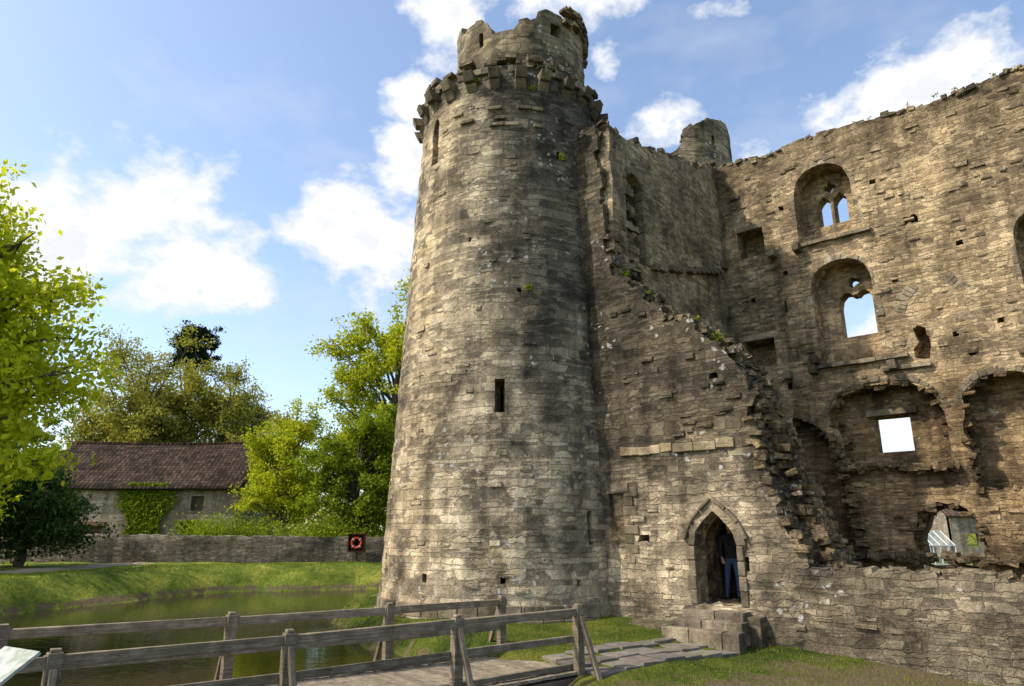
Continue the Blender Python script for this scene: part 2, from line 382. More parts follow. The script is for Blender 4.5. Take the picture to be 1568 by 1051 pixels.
recR=roughen([(6.85,2.9),(6.8,4.9),(6.9,5.5),(7.3,5.9),(8,6.0),(8.7,5.8),(9.3,5.2),(9.3,2.9)],.06,.2,5)
opn=roughen([(5.15,.8),(5.15,1.8),(5.35,2.35),(5.8,2.6),(6.3,2.55),(6.65,2.3),(6.85,1.7),(6.8,.9)],.07,.18,6)
W1=arch(3.05,4.85,11.2,13.0,13.84);W2=arch(3.25,5.05,6.95,9.65,10.33)
W5=arch(8.75,10.3,7.9,9.9,10.5);S1=rect(.96,1.88,11.15,12.2);S2_=rect(.85,1.88,7.2,8.15)
hole=roughen(rect(5.95,6.35,6.65,7.65),.09,.18,8);sock=roughen(rect(6.2,6.55,10.95,11.2),.04,.1,9)
small=[rect(2.35,2.42,8.9,9.3),rect(2.15,2.3,6.3,6.55)]+[roughen(rect(a,a+.17,z,z+.15),.02,.1,int(a*9)) for a,z in ((5.6,9.2),(7.4,9.9),(7.9,12.3),(6.9,7.2),(2.4,10.2),(1.2,9.5),(8.0,7.4),(5.4,12.6),(7.2,6.6),(2.5,12.6))]
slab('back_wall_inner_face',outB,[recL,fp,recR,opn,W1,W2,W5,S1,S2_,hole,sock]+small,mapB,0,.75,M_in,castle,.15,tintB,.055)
q=roughen([(5.25,.85),(5.3,1.8),(5.5,2.25),(5.9,2.5),(6.3,2.4),(6.6,2.2),(6.7,1.7),(6.7,.95)],.05,.18,16)
W1l=[arch(3.58,4.0,11.9,12.75,13.0,True,8),arch(4.1,4.52,11.9,12.75,13.0,True,8),circ(4.05,13.25,.17,20,4,.25)]
W2l=[[(3.84,7.9),(3.84,9.0),(3.9,9.25),(4.05,9.4),(4.2,9.38),(4.3,9.28),(4.35,9.3),(4.42,9.28),(4.52,9.38),(4.68,9.4),(4.82,9.25),(4.86,9.0),(4.86,7.9)],circ(4.37,9.72,.17,20,3,.22)]
W3l=rect(4.4,5.37,4.15,5.22)
outB2=[(-.8,-1),(14,-1)]+rag([(14,14.5),(-.8,14.7)],.2,.45,.1,22)
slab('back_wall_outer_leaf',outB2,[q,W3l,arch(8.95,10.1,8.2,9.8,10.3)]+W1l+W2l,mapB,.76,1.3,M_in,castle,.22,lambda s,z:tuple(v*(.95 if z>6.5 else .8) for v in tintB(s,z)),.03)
for w,(za,zb) in ((W1,(11.2,13)),(W2,(8.2,9.65)),(W5,(8.2,9.9))):
    a0=w[0][0];a1=w[-1][0];ring_blocks(mb2,[(a0,za),(a0,zb)]+w[2:-2]+[(a1,zb),(a1,za)],mapB,.17,-.01,.4,.26,tn=.88,skip=.12)
fpc=[(3.22,5.0),(3.25,5.35),(3.55,5.95),(4.1,6.15),(4.8,6.2),(5.6,6.12),(6.2,5.8),(6.5,5.2)]
ring_blocks(mb2,fpc,mapB,.12,-.04,.4,.26,tn=.75,skip=.1)
ring_blocks(mb2,[(6.78,5.0),(6.88,5.55),(7.3,5.95),(8,6.05),(8.7,5.85),(9.3,5.3)],mapB,.17,-.02,.3,.2,tn=.75,skip=.15)
ring_blocks(mb2,[(1.6,4.5),(1.85,5.05),(2.2,5.45),(2.7,5.3),(3.1,4.8)],mapB,.15,-.03,.3,.2,tn=.65,skip=.15)
ring_blocks(mb2,[(5.75,8.0),(5.95,8.5),(6.25,8.85),(6.6,9.0),(6.95,8.85),(7.25,8.5),(7.45,8.0)],mapB,.3,-.01,.3,.13,.008,tn=1.)
for a0,a1,z in ((.8,2.0,12.28),(.7,2.0,8.24),(4.2,5.6,5.35)):
    mb2.box(loc((a0+a1)/2,7.9+(.6 if z<6 else 0),z),(E1,E2,EZ),((a1-a0)/2,.14,.1),.012,(.9,.85,.75))
for a,z in ((.45,11.03),(2.18,11.03),(3.0,11.0),(1.1,7.0),(2.25,6.75),(3.05,6.8),(5.3,6.6),(3.12,7.1)):
    mb2.box(loc(a,7.68,z),(E1,E2,EZ),(.11,.24,.13),.02,(.5,.47,.42))
for a0,a1,z in ((2.9,4.95,11.08),(3.1,5.2,6.87),(5.0,6.0,6.5)):
    t=a0
    while t<a1:
        w=random.uniform(.3,.55);mb2.box(loc(t+w/2,7.76,z),(E1,E2,EZ),(w*.49,.12,.06),.012);t+=w
# ---- wall C
topC=[(9,15),(7.6,15.1),(6.8,14.7),(5.75,14.3),(4.5,14.0),(2.83,13.5),(2,13.3),(.8,13.1),(.2,13.2)]
slab('short_wall',[(.2,-1),(9,-1)]+rag(topC,.2,.4,.12,31),[arch(.95,2.0,9.25,11.5,12.05),arch(.95,1.7,7.8,8.7,9.05,True),roughen(rect(2.2,2.5,6,6.4),.04)],mapC,0,.7,M_in,castle,.2,lambda s,z:tuple(.95*(1+.4*nz(s,z,1.,3))*c for c in (1,.98,.95)),.05)
slab('short_wall_back',[(.2,-1),(8.5,-1)]+rag([(8.5,14.6),(.3,12.8)],.2,.4,.1,33),[arch(1.1,1.55,9.3,10.5,10.85,True)],mapC,.71,1.2,M_in,castle,.35,lambda s,z:(.7,.67,.62))
ring_blocks(mb2,[(.95,9.3)]+arch(.95,2.0,9.25,11.5,12.05)[1:-1]+[(2.0,9.3)],mapC,.16,-.02,.3,.26,tn=.7)
t=2.2
while t<7.6:
    w=random.uniform(.25,.5)
    if random.random()>.2: mb2.box(loc(.47,t+w/2,9.3+(t-2.2)*.28),(E2,E1,EZ),(w*.49,.12,.08),.02,(.5,.48,.44))
    t+=w
# ---- rubble scatter
def scat(pts,mapf,d0,d1,n,seed,size=.16,tint=(.8,.76,.68)):
    r=random.Random(seed)
    for _ in range(n):
        i=r.randrange(len(pts)-1);f=r.random();s=pts[i][0]+(pts[i+1][0]-pts[i][0])*f;z=pts[i][1]+(pts[i+1][1]-pts[i][1])*f
        p=mapf(s+r.uniform(-.08,.08),z+r.uniform(-.1,.06),r.uniform(d0,d1));a=r.uniform(-.3,.3)
        x=Vector(E1);x.rotate(Euler((r.uniform(-.3,.3),r.uniform(-.3,.3),a)));y=Vector((-x.y,x.x,0)).normalized();zz=x.cross(y)
        k=r.uniform(.6,1.2);mb.box(p,(x,y,zz),(size*r.uniform(.5,1.3),size*r.uniform(.5,1.1),size*r.uniform(.3,.7)),.03,tuple(k*c for c in tint))
scat(topA,mapA,.1,1.4,420,1,.12,(.62,.59,.54));scat(topA[2:9],mapA,.0,1.5,260,2,.13,(.8,.73,.62));scat(topA2[2:8],mapA,.5,1.6,240,8,.14,(.8,.7,.57))
scat(topB,mapB,0,.7,200,3,.12);scat(topC,mapC,0,.7,120,4,.14,(.7,.67,.62))
for poly,n in ((recL,130),(fp,90),(recR,90),(opn,90)): scat(poly+poly[:1],mapB,-.02,.6,n,n,.12,(.75,.64,.5))
scat([(3.6,3.6),(4.6,3.7),(5.6,3.55),(6.4,3.6)],mapB,-.3,.5,130,41,.14,(.75,.64,.5));scat([(3.8,1.2),(3.7,2.6),(3.5,3.8),(3.3,4.7)],mapB,-.25,.4,100,42,.13,(.75,.64,.5))
scat([(1.5,1.1),(4,1.2),(7,1.1),(9.5,1.2)],mapB,-.4,.2,90,43,.16,(.75,.66,.54))
mb.obj('loose_rubble',M_rub,castle,.02)
mb=MB();r=random.Random(77)
def proud(n,mapf,s0,s1,z0,z1,tf,holes,out,pr=.045):
    S_=np.array([[r.uniform(s0,s1),r.uniform(z0,z1)] for _ in range(n)])
    ok=pip(S_,out)&pip(S_+np.array([.2,.15]),out)&pip(S_+np.array([-.2,.15]),out)
    for hh in holes:
        for dx,dz in((0,0),(.25,0),(-.25,0),(0,.12),(0,-.12)):ok&=~pip(S_+np.array([dx,dz]),hh)
    for (s,z) in S_[ok]:
        w=r.uniform(.07,.2);hh=r.uniform(.03,.075);p=r.uniform(.012,pr);t=tf(s,z);kk=r.uniform(.75,1.2)
        c=[(s-w,z-hh),(s+w,z-hh+r.uniform(-.01,.01)),(s+w,z+hh),(s-w,z+hh+r.uniform(-.01,.01))]
        Q=[mapf(a,b,-p*r.uniform(.5,1)) for a,b in c]+[mapf(a,b,.12) for a,b in c]
        mb.hexa([Q[4],Q[5],Q[6],Q[7],Q[0],Q[1],Q[2],Q[3]],tuple(kk*v for v in t))
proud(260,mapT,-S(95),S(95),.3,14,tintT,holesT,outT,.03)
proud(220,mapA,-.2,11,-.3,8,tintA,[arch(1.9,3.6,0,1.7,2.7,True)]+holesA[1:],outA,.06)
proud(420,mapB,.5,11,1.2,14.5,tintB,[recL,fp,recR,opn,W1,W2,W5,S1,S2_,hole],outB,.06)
mb.obj('proud_stones',M_wall,castle,.012)
for i,(b,z,a0,a1) in enumerate(((-.22,.14,2.05,3.4),(-.55,-.02,2.0,3.5),(-.88,-.17,1.9,3.55))):
    t=a0
    while t<a1:
        w=min(random.uniform(.4,.8),a1-t+.01);mb2.box(loc(t+w/2,b,z-.15),(E1,E2,EZ),(w*.492,.2,.22),.012);t+=w
mb2.box(loc(1.0,-.3,-.3),(E1,E2,EZ),(.8,.3,.2),.06,(.5,.5,.42));mb2.box(loc(3.52,-.1,-.3),(E1,E2,EZ),(.17,.2,.45),.03,(.7,.66,.58))
mb2.box(loc(-.75,-.3,-.2),(E1,E2,EZ),(.45,.3,.3),.05,(.5,.48,.42))
mb2.obj('dressed_stonework',M_dress,castle,.015)
mb3=MB();mb3.box(loc(2.75,2.3,.13),(E1,E2,EZ),(1.2,1.9,.14));mb3.box(loc(1.75,2.6,1.6),(E1,E2,EZ),(.15,.95,1.4));mb3.box(loc(3.75,2.6,1.6),(E1,E2,EZ),(.15,.95,1.4));mb3.box(loc(2.8,2.6,2.9),(E1,E2,EZ),(1.1,.95,.12));mb3.box(loc(2.8,3.6,1.6),(E1,E2,EZ),(1.1,.1,1.4))
mb3.obj('entrance_passage',M_in,castle)
# ------------------------------------------------------------------ terrain
CL=np.array([(25,-4),(14,-3.5),(6,-.5),(2,4),(-2.8,10.2),(-8.6,16),(-10.6,22),(-9.6,28.3),(-4,31),(5,36.5),(15,38.5),(30,38)],float)
CW=np.array([3,3,3,2.8,3.1,4.2,4.6,4.1,2.6,2.6,3,3],float)
def moat_d(P):
    best=np.full(len(P),1e9)
    for i in range(len(CL)-1):
        a=CL[i];b=CL[i+1];d=b-a;t=np.clip(((P-a)@d)/(d@d),0,1);q=a+t[:,None]*d
        best=np.minimum(best,np.sqrt(((P-q)**2).sum(1))-(CW[i]+(CW[i+1]-CW[i])*t))
    return best
def height(x,y,noise=True):
    P=np.stack([x,y],1);d=moat_d(P);isl=pip(P,[tuple(c) for c in CL])
    d=d+.25*np.sin(x*.9+y*.5)+.15*np.sin(x*2.3-y*1.7)
    zi=np.clip(-.1-.035*x-.07*(16.4-y),-1.,-.12)
    zo=.1+np.clip(y,0,38)*.006+np.clip(y-60,0,300)*.01
    base=np.where(isl,zi,zo);wd=np.where(isl,1.5,3.0)
    t=np.clip((d+.9)/(wd+.9),0,1);t=t*t*(3-2*t)
    z=-1.7+(base+1.7)*t
    z+=.05*np.sin(x*1.3+.6*y)*np.sin(y*.9-x*.4)*t+.02*np.sin(x*4.1)*np.sin(y*3.7)*t
    return z,d,isl
def ax(lo,hi,st,far):
    f=list(np.arange(lo,hi,st));a=[];s=st;v=lo
    while v>-far: s*=1.35;v-=s;a.append(v)
    b=[];s=st;v=f[-1]
    while v<far:s*=1.35;v+=s;b.append(v)
    return np.array(a[::-1]+f+b)
xs=ax(-28,18,.3,900);ys=ax(2,42,.3,900);gx,gy=np.meshgrid(xs,ys);gz,gd,gi=height(gx.ravel(),gy.ravel())
nx=len(xs);ny=len(ys);vs=np.stack([gx.ravel(),gy.ravel(),gz],1)
idx=np.arange(nx*ny).reshape(ny,nx);F=np.stack([idx[:-1,:-1],idx[:-1,1:],idx[1:,1:],idx[1:,:-1]],-1).reshape(-1,4)
def dseg(P,a,b):
    a=np.array(a,float);b=np.array(b,float);d=b-a;t=np.clip(((P-a)@d)/(d@d),0,1);return np.sqrt(((P-a-t[:,None]*d)**2).sum(1))
PP=vs[:,:2];pd=np.minimum(dseg(PP,(-34,24),(-20.3,29.8)),dseg(PP,(-20.3,29.8),(-19.5,36.5)))
path=np.clip(1.25-pd/1.3,0,1)
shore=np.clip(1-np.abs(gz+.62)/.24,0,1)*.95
sh=np.where(gi,.5,1.0)  # shade painted into the ground colour: island grass darker than the outer bank
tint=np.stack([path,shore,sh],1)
k=NT('grass_ground');tc=k.n('TexCoord');ob=tc.outputs['Object'];at=k.n('Attribute',{'attribute_name':'tint'});sp=k.n('SeparateColor',Color=at.outputs[0])
g=k.ramp(k.noise(ob,.7,5,.75).outputs[0],[(.34,(.05,.085,.014)),(.5,(.14,.18,.022)),(.64,(.28,.28,.045))])
g=k.mix(.6,g,k.mix(1.,g,k.vm('SCALE',k.ramp(k.noise(ob,22,3,.7).outputs[0],[(.3,.3),(.7,.95)]),1.5),'MULTIPLY'))
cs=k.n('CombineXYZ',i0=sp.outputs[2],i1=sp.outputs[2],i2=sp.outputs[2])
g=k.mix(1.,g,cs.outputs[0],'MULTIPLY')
nn=k.noise(ob,2.5,4,.7).outputs[0]
dr=k.ramp(nn,[(.3,(.25,.19,.12)),(.7,(.42,.34,.24))])
g=k.mix(k.ramp(k.math('ADD',sp.outputs[0],k.math('MULTIPLY',k.math('SUBTRACT',nn,.5),1.2)),[(.4,0.),(.6,1.)]),g,dr)
g=k.mix(k.ramp(k.math('ADD',sp.outputs[1],k.math('MULTIPLY',k.math('SUBTRACT',nn,.5),1.)),[(.4,0.),(.7,1.)]),g,(.13,.095,.055))
M_gr=k.fin(g,.95,k.noise(ob,9,4,.75).outputs[0],.12,.8,.1)
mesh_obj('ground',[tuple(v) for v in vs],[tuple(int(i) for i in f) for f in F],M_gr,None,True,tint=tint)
k=NT('moat_water');ob=k.n('TexCoord').outputs['Object'];wv=k.vm('MULTIPLY',ob,(1.,2.2,1.))
wc=k.ramp(k.noise(ob,.35,3).outputs[0],[(.35,(.02,.018,.006)),(.65,(.04,.033,.01))])
M_wat=k.fin(wc,.03,k.noise(wv,2.2,3,.6).outputs[0],.012,.5,.35)
mesh_obj('moat_water',[(-22,-8,-.75),(30,-8,-.75),(30,46,-.75),(-22,46,-.75)],[(0,1,2,3)],M_wat)
k=NT('flagstone');ob=k.n('TexCoord').outputs['Object']
fc=k.ramp(k.noise(ob,5,5,.7).outputs[0],[(.3,(.13,.115,.095)),(.7,(.27,.24,.2))]);fc=k.mix(1.,fc,k.n('Attribute',{'attribute_name':'tint'}).outputs[0],'MULTIPLY')
M_flag=k.fin(fc,.85,k.noise(ob,14,4,.7).outputs[0],.015,.8)
mb=MB();pa=Vector((1.0,12.6));pb=Vector(loc(2.75,-1.25,0)[:2]);d=(pb-pa).normalized();n=Vector((-d.y,d.x));L=(pb-pa).length;t=0
while t<L:
    w=random.uniform(.4,.6);s=-.75
    while s<.7:
        q=random.uniform(.4,.7);q=min(q,.8-s);c=pa+d*(t+w/2)+n*(s+q/2);z=float(height(np.array([c.x]),np.array([c.y]))[0][0])
        mb.box((c.x,c.y,z-.025),((d.x,d.y,0),(n.x,n.y,0),EZ),(w*.48,q*.48,.045),.012);s+=q
    t+=w
mb.obj('flagstone_path',M_flag,None,.01)
# ------------------------------------------------------------------ bridge
k=NT('weathered_timber');uv=k.n('TexCoord');ob=uv.outputs['Object'];u=uv.outputs['UV']
gr=k.noise(k.vm('MULTIPLY',u,(1.2,30,1)),1.5,5,.7).outputs[0]
tcol=k.ramp(k.math('ADD',k.math('MULTIPLY',gr,.6),k.math('MULTIPLY',k.noise(ob,5,4,.7).outputs[0],.45)),[(.35,(.06,.045,.033)),(.52,(.17,.138,.1)),(.7,(.36,.31,.24))])
tcol=k.mix(k.ramp(k.noise(ob,1.7,4,.7).outputs[0],[(.5,0.),(.7,.5)]),tcol,(.12,.12,.06))
tcol=k.mix(1.,tcol,k.n('Attribute',{'attribute_name':'tint'}).outputs[0],'MULTIPLY')
M_wood=k.fin(tcol,.8,gr,.01,1.)
br=empty('timber_footbridge')
Fs=[Vector(p) for p in ((-10.1,7.27),(-6.65,9.6),(-4.24,11.07),(-2.1,12.5),(-.2,13.97))]
dirb=Vector((.8,.6));nb=Vector((.6,-.8))
Ns=[Vector(p) for p in ((-6.9,5.9),(-4.7,7.63),(-2.75,9.1),(-.8,10.7),(1.11,12.3))]
ZT=.54;ZD=-.42
mp=MB();mr=MB();md=MB();mbm=MB()
def v3(p,z): return (p.x,p.y,z)
for row,sg in((Fs,-1),(Ns,1)):
    for i,p in enumerate(row):
        mp.box(v3(p,(ZT+.04-1.9)/2),((.8,.6,0),(.6,-.8,0),EZ),(.07,.07,(ZT+.04+1.9)/2),.006,(.95,.92,.85))
        mp.box(v3(p,ZT+.06),((.8,.6,0),(.6,-.8,0),EZ),(.05,.05,.018),.004,(1.2,1.16,1.08))
        q=p+nb*sg*.5
        mp.beam(v3(q,ZD-.12),v3(p+nb*sg*.07,ZT-.12),.075,.075,(.9,.87,.8))
        mp.beam(v3(p-nb*sg*.1,ZD-.12),v3(p+nb*sg*.62,ZD-.12),.09,.11,(.8,.78,.72))
    for i in range(4):
        a=row[i];b=row[i+1]
        mr.beam(v3(a-dirb*.1,ZT-.05),v3(b+dirb*.1,ZT-.05+.004*i),.08,.12,(1.15,1.08,.98),.012)
        mr.beam(v3(a-nb*sg*.07,ZT-.47),v3(b-nb*sg*.07,ZT-.47),.05,.1,(.95,.91,.83),.01)
        mbm.beam(v3(a,ZD-.2),v3(b,ZD-.2),.14,.24,(.7,.68,.62))
        mr.beam(v3(a-nb*sg*.13,ZD+.06),v3(b-nb*sg*.13,ZD+.06),.08,.08,(.8,.78,.72),.004)
t=-.3
A0=(Fs[0]+Ns[0])/2;A1=(Fs[4]+Ns[4])/2;Ld=(A1-A0).length;dd=(A1-A0).normalized();nn_=Vector((dd.y,-dd.x))
while t<Ld+.35:
    c=A0+dd*t;f=min(1,max(0,t/Ld));hw=((Ns[0]-Fs[0]).length*(1-f)+(Ns[4]-Fs[4]).length*f)/2;kk=random.uniform(1.0,1.5)
    md.box((c.x,c.y,ZD-.02+random.uniform(-.004,.004)),((dd.x,dd.y,0),(nn_.x,nn_.y,0),EZ),(.067,hw+.04,.022),.004,(kk,kk*.98,kk*.93));t+=.148
mp.obj('posts_and_struts',M_wood,br,.008);mr.obj('handrails',M_wood,br,.008);md.obj('deck_planks',M_wood,br);mbm.obj('beams',M_wood,br)
ib=empty('information_board');m=MB();ip=Vector((-3.98,5.78,-.03))
ay=Vector((.5,.86,0)).normalized();axx=Vector((.86,-.5,0));nrm=(Vector((0,0,1))*.8-ay*.6).normalized();up=nrm.cross(axx)*-1
if up.z<0: up=-up
m.beam(ip+Vector((0,0,-.3)),ip+Vector((0,0,.72)),.08,.08,(.6,.58,.52));m.obj('post',M_wood,ib)
m=MB();m.box(ip+Vector((0,0,.78)),(axx,up,axx.cross(up)),(.27,.19,.015),0,(1,1,1))
k=NT('info_panel');ob=k.n('TexCoord').outputs['Object'];M_pan=k.fin(k.ramp(k.noise(ob,9,3).outputs[0],[(.45,(.42,.42,.38)),(.6,(.25,.29,.2)),(.7,(.42,.42,.38))]),.35)
m.obj('panel',M_pan,ib,.006)
# ------------------------------------------------------------------ garden wall, barn, life ring, houses
def mapG(s,z,d): return (s,38+d+.4*math.sin(s*.12),z)
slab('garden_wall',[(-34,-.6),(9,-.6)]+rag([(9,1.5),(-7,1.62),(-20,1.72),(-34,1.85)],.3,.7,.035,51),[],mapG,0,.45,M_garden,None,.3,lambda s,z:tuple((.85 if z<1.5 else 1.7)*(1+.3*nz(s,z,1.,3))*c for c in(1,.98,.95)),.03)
barn=empty('stone_barn')
mapBn=lambda s,z,d:(s,44.5+d,z)
slab('front_wall',rect(-30.5,-17.4,-.5,4.75),[rect(-28.6,-25.8,.2,2.3),rect(-20.4,-19.6,3.2,4.1),rect(-24.2,-23.7,.5,2.5)],mapBn,0,.4,M_barn,barn,.6,lambda s,z:tuple((1.2 if s<-25 else .85)*c for c in(1,.97,.9)),.01)
mB=MB();mB.box((-27.2,44.75,1.3),AX,(1.4,.04,1.05),0,(.5,.25,.18));mB.box((-20,44.8,3.65),AX,(.4,.03,.45),0,(.5,.5,.5));mB.box((-27.2,44.42,2.4),AX,(1.6,.08,.12),0,(.8,.6,.5));mB.box((-23.95,44.7,1.5),AX,(.25,.04,1.),0,(.7,.6,.5));mB.obj('doors_and_shutters',M_wood,barn)
gv=[];gf=[]
for x in(-30.5,-17.4):
    n=len(gv);gv+=[(x,44.6,-.5),(x,51.5,-.5),(x,51.5,4.7),(x,48,7.9),(x,44.6,4.7)];gf.append(tuple(range(n,n+5)))
mesh_obj('gable_walls',gv,gf,M_barn,barn,uvs=[(v[1],v[2]) for f in gf for v in [gv[i] for i in f]],tint=np.ones((len(gv),3))*.7)
k=NT('clay_tiles');uv=k.n('TexCoord').outputs['UV'];ob=k.n('TexCoord').outputs['Object']
bk=k.n('TexBrick',{'offset':.5},Vector=uv,Color1=(0,0,0),Color2=(1,1,1),Mortar=(0,0,0),Scale=1.,Mortar_Size=.02,Mortar_Smooth=.8,Bias=0.,Brick_Width=.3,Row_Height=.28)
tc_=k.ramp(k.math('ADD',k.math('MULTIPLY',bk.outputs[0],.4),k.math('MULTIPLY',k.noise(ob,.8,5,.7).outputs[0],.6)),[(.25,(.022,.017,.013)),(.5,(.05,.036,.026)),(.75,(.09,.06,.042))])
tc_=k.mix(1.,tc_,k.n('Attribute',{'attribute_name':'tint'}).outputs[0],'MULTIPLY')
wvn=k.n('TexWave',{'wave_type':'BANDS','bands_direction':'X'},Vector=uv,Scale=1.1)
M_tile=k.fin(tc_,.95,k.math('SUBTRACT',k.math('MULTIPLY',wvn.outputs[0],.6),bk.outputs[1]),.05,1.,.05)
def roof(name,x0,x1,y0,y1,ze,zr,yr,parent,tn=1.):
    V=[];Fc=[];U=[];T=[]
    nx_=40;ny_=8
    for side,(ya,yb) in enumerate(((y0,yr),(y1,yr))):
        n=len(V);sl=math.hypot(yb-ya,zr-ze)
        for j in range(ny_+1):
            for i in range(nx_+1):
                f=j/ny_;x=x0+(x1-x0)*i/nx_;sag=.10*math.sin(math.pi*i/nx_)*f+.04*mn.noise((x*.6,f*3,side))
                V.append((x,ya+(yb-ya)*f,ze+(zr-ze)*f-sag));k_=tn*(1+.35*nz(x,f*3,.7,2));T.append((k_,k_,k_))
        for j in range(ny_):
            for i in range(nx_):
                q=[n+j*(nx_+1)+i,n+j*(nx_+1)+i+1,n+(j+1)*(nx_+1)+i+1,n+(j+1)*(nx_+1)+i];Fc.append(tuple(q))
                for v in q:U.append((V[v][0],sl*((v-n)//(nx_+1))/ny_))
    o=mesh_obj(name,V,Fc,M_tile,parent,True,uvs=U,tint=np.array(T));s=o.modifiers.new('s','SOLIDIFY');s.thickness=.12
    m=MB();t=x0
    while t<x1: m.box((t+.22,yr,zr+.0-.1*math.sin(math.pi*(t-x0)/(x1-x0))),AX,(.21,.13,.09),.01,(1.2,1.,.9));t+=.44
    m.obj(name+'_ridge_tiles',M_tile,parent,.03)
roof('roof',-30.8,-17.1,44.1,51.9,4.55,7.95,48,barn)
life=empty('life_ring_station');m=MB()
lx,ly=-8.15,37.45
m.box((lx,ly-.02,.75),AX,(.05,.05,.75),0,(.5,.45,.4));m.box((lx,ly-.04,1.32),AX,(.44,.03,.44),0,(.2,.12,.1))
for s_ in(-1,1):m.box((lx+.42*s_,ly-.14,1.32),AX,(.03,.1,.44),0,(.3,.12,.08))
m.box((lx,ly-.14,1.77),AX,(.46,.12,.03),0,(.3,.12,.08));m.box((lx,ly-.14,.89),AX,(.46,.12,.03),0,(.3,.12,.08))
m.obj('box_and_post',M_wood,life)
bpy.ops.mesh.primitive_torus_add(location=(lx,ly-.16,1.33),rotation=(D2R(90),0,0),major_radius=.25,minor_radius=.065,major_segments=32,minor_segments=10)
o=bpy.context.object;o.name='ring';o.parent=life
k=NT('orange_plastic');M_or=k.fin((.5,.07,.02),.5);o.data.materials.append(M_or)
k=NT('white_plastic');M_wh=k.fin((.65,.65,.62),.45)
m=MB()
for a in(45,135,225,315):m.box((lx+.25*math.cos(D2R(a)),ly-.16,1.33+.25*math.sin(D2R(a))),((math.cos(D2R(a)),0,math.sin(D2R(a))),(0,1,0),(-math.sin(D2R(a)),0,math.cos(D2R(a)))),(.07,.07,.015),0,(1,1,1))
m.obj('bands',M_wh,life)
def house(x0,x1,y0,y1,ze,zr,tn):
    hb=empty('village_house');yr=(y0+y1)/2
    slab('front_wall',rect(x0,x1,-.5,ze+.1),[rect(x0+1,x0+1.9,.9,1.8),rect(x1-2,x1-1.1,.9,1.8)],lambda s,z,d:(s,y0+d,z),0,.3,M_barn,hb,.6,None,.01)
    gv=[];gf=[]
    for x in(x0,x1):
        n=len(gv);gv+=[(x,y0+.02,-.5),(x,y1,-.5),(x,y1,ze),(x,yr,zr-.1),(x,y0+.02,ze)];gf.append(tuple(range(n,n+5)))
    mesh_obj('gable_walls',gv,gf,M_barn,hb,uvs=[(v[1],v[2]) for f in gf for v in [gv[i] for i in f]],tint=np.ones((len(gv),3)))
    roof('roof',x0-.2,x1+.2,y0-.3,y1+.3,ze,zr,yr,hb,tn)
    m=MB();m.box((x0+.5,yr,zr+.3),AX,(.35,.35,.6));m.obj('chimney',M_barn,hb)
house(24,29.5,52,58,2.2,4.0,2.6);house(31,40,50,57,3.0,5.6,2.2);house(26,31,62,68,3.6,6.3,2.2)
gh=empty('greenhouse');m=MB();gx0,gx1,gy0,gy1=22.4,24.9,40,42.4;gr_=1.95;ge=1.15
for i in range(7):
    x=gx0+(gx1-gx0)*i/6;m.beam((x,gy0,.1),(x,gy0,ge),.04,.04,(1,1,1));m.beam((x,gy0,ge),(x,(gy0+gy1)/2,gr_),.04,.04,(1,1,1));m.beam((x,gy1,ge),(x,(gy0+gy1)/2,gr_),.04,.04,(1,1,1));m.beam((x,gy1,.1),(x,gy1,ge),.04,.04,(1,1,1))
for y,z in((gy0,.15),(gy0,ge),(gy1,ge),((gy0+gy1)/2,gr_),(gy0,.6)):m.beam((gx0,y,z),(gx1,y,z),.05,.05,(1,1,1))
m.obj('frame',M_wh,gh);k=NT('greenhouse_glass');M_gl=k.fin((.3,.38,.34),.1,Alpha=.4)
mesh_obj('glazing',[(gx0,gy0+.03,.1),(gx1,gy0+.03,.1),(gx1,gy0+.03,ge),(gx0,gy0+.03,ge),(gx1,(gy0+gy1)/2,gr_-.03),(gx0,(gy0+gy1)/2,gr_-.03),(gx0,gy1,ge),(gx1,gy1,ge)],[(0,1,2,3),(3,2,4,5),(5,4,7,6)],M_gl,gh)
# ------------------------------------------------------------------ foliage
def leafmat(name,c0,c1,c2,tr=.35):
    k=NT(name);at=k.n('Attribute',{'attribute_name':'rnd'});ob=k.n('TexCoord').outputs['Object']
    v=k.math('ADD',k.math('MULTIPLY',at.outputs[2],.6),k.math('MULTIPLY',k.noise(ob,.6,1).outputs[0],.4))
    c=k.ramp(v,[(.2,c0),(.5,c1),(.8,c2)])
    d=k.n('BsdfDiffuse',Color=c);t=k.n('BsdfTranslucent',Color=k.vm('MULTIPLY',c,(1.3,1.3,.7)))
    m=k.n('MixShader',i0=tr);k.t.links.new(d.outputs[0],m.inputs[1]);k.t.links.new(t.outputs[0],m.inputs[2])
    k.t.links.new(m.outputs[0],k.out.inputs[0]);return k.m
k=NT('bark');ob=k.n('TexCoord').outputs['Object'];bn_=k.noise(k.vm('MULTIPLY',ob,(6,6,1.2)),2,4,.7).outputs[0]
M_bark=k.fin(k.ramp(bn_,[(.3,(.05,.04,.03)),(.7,(.17,.14,.105))]),.95,bn_,.03)
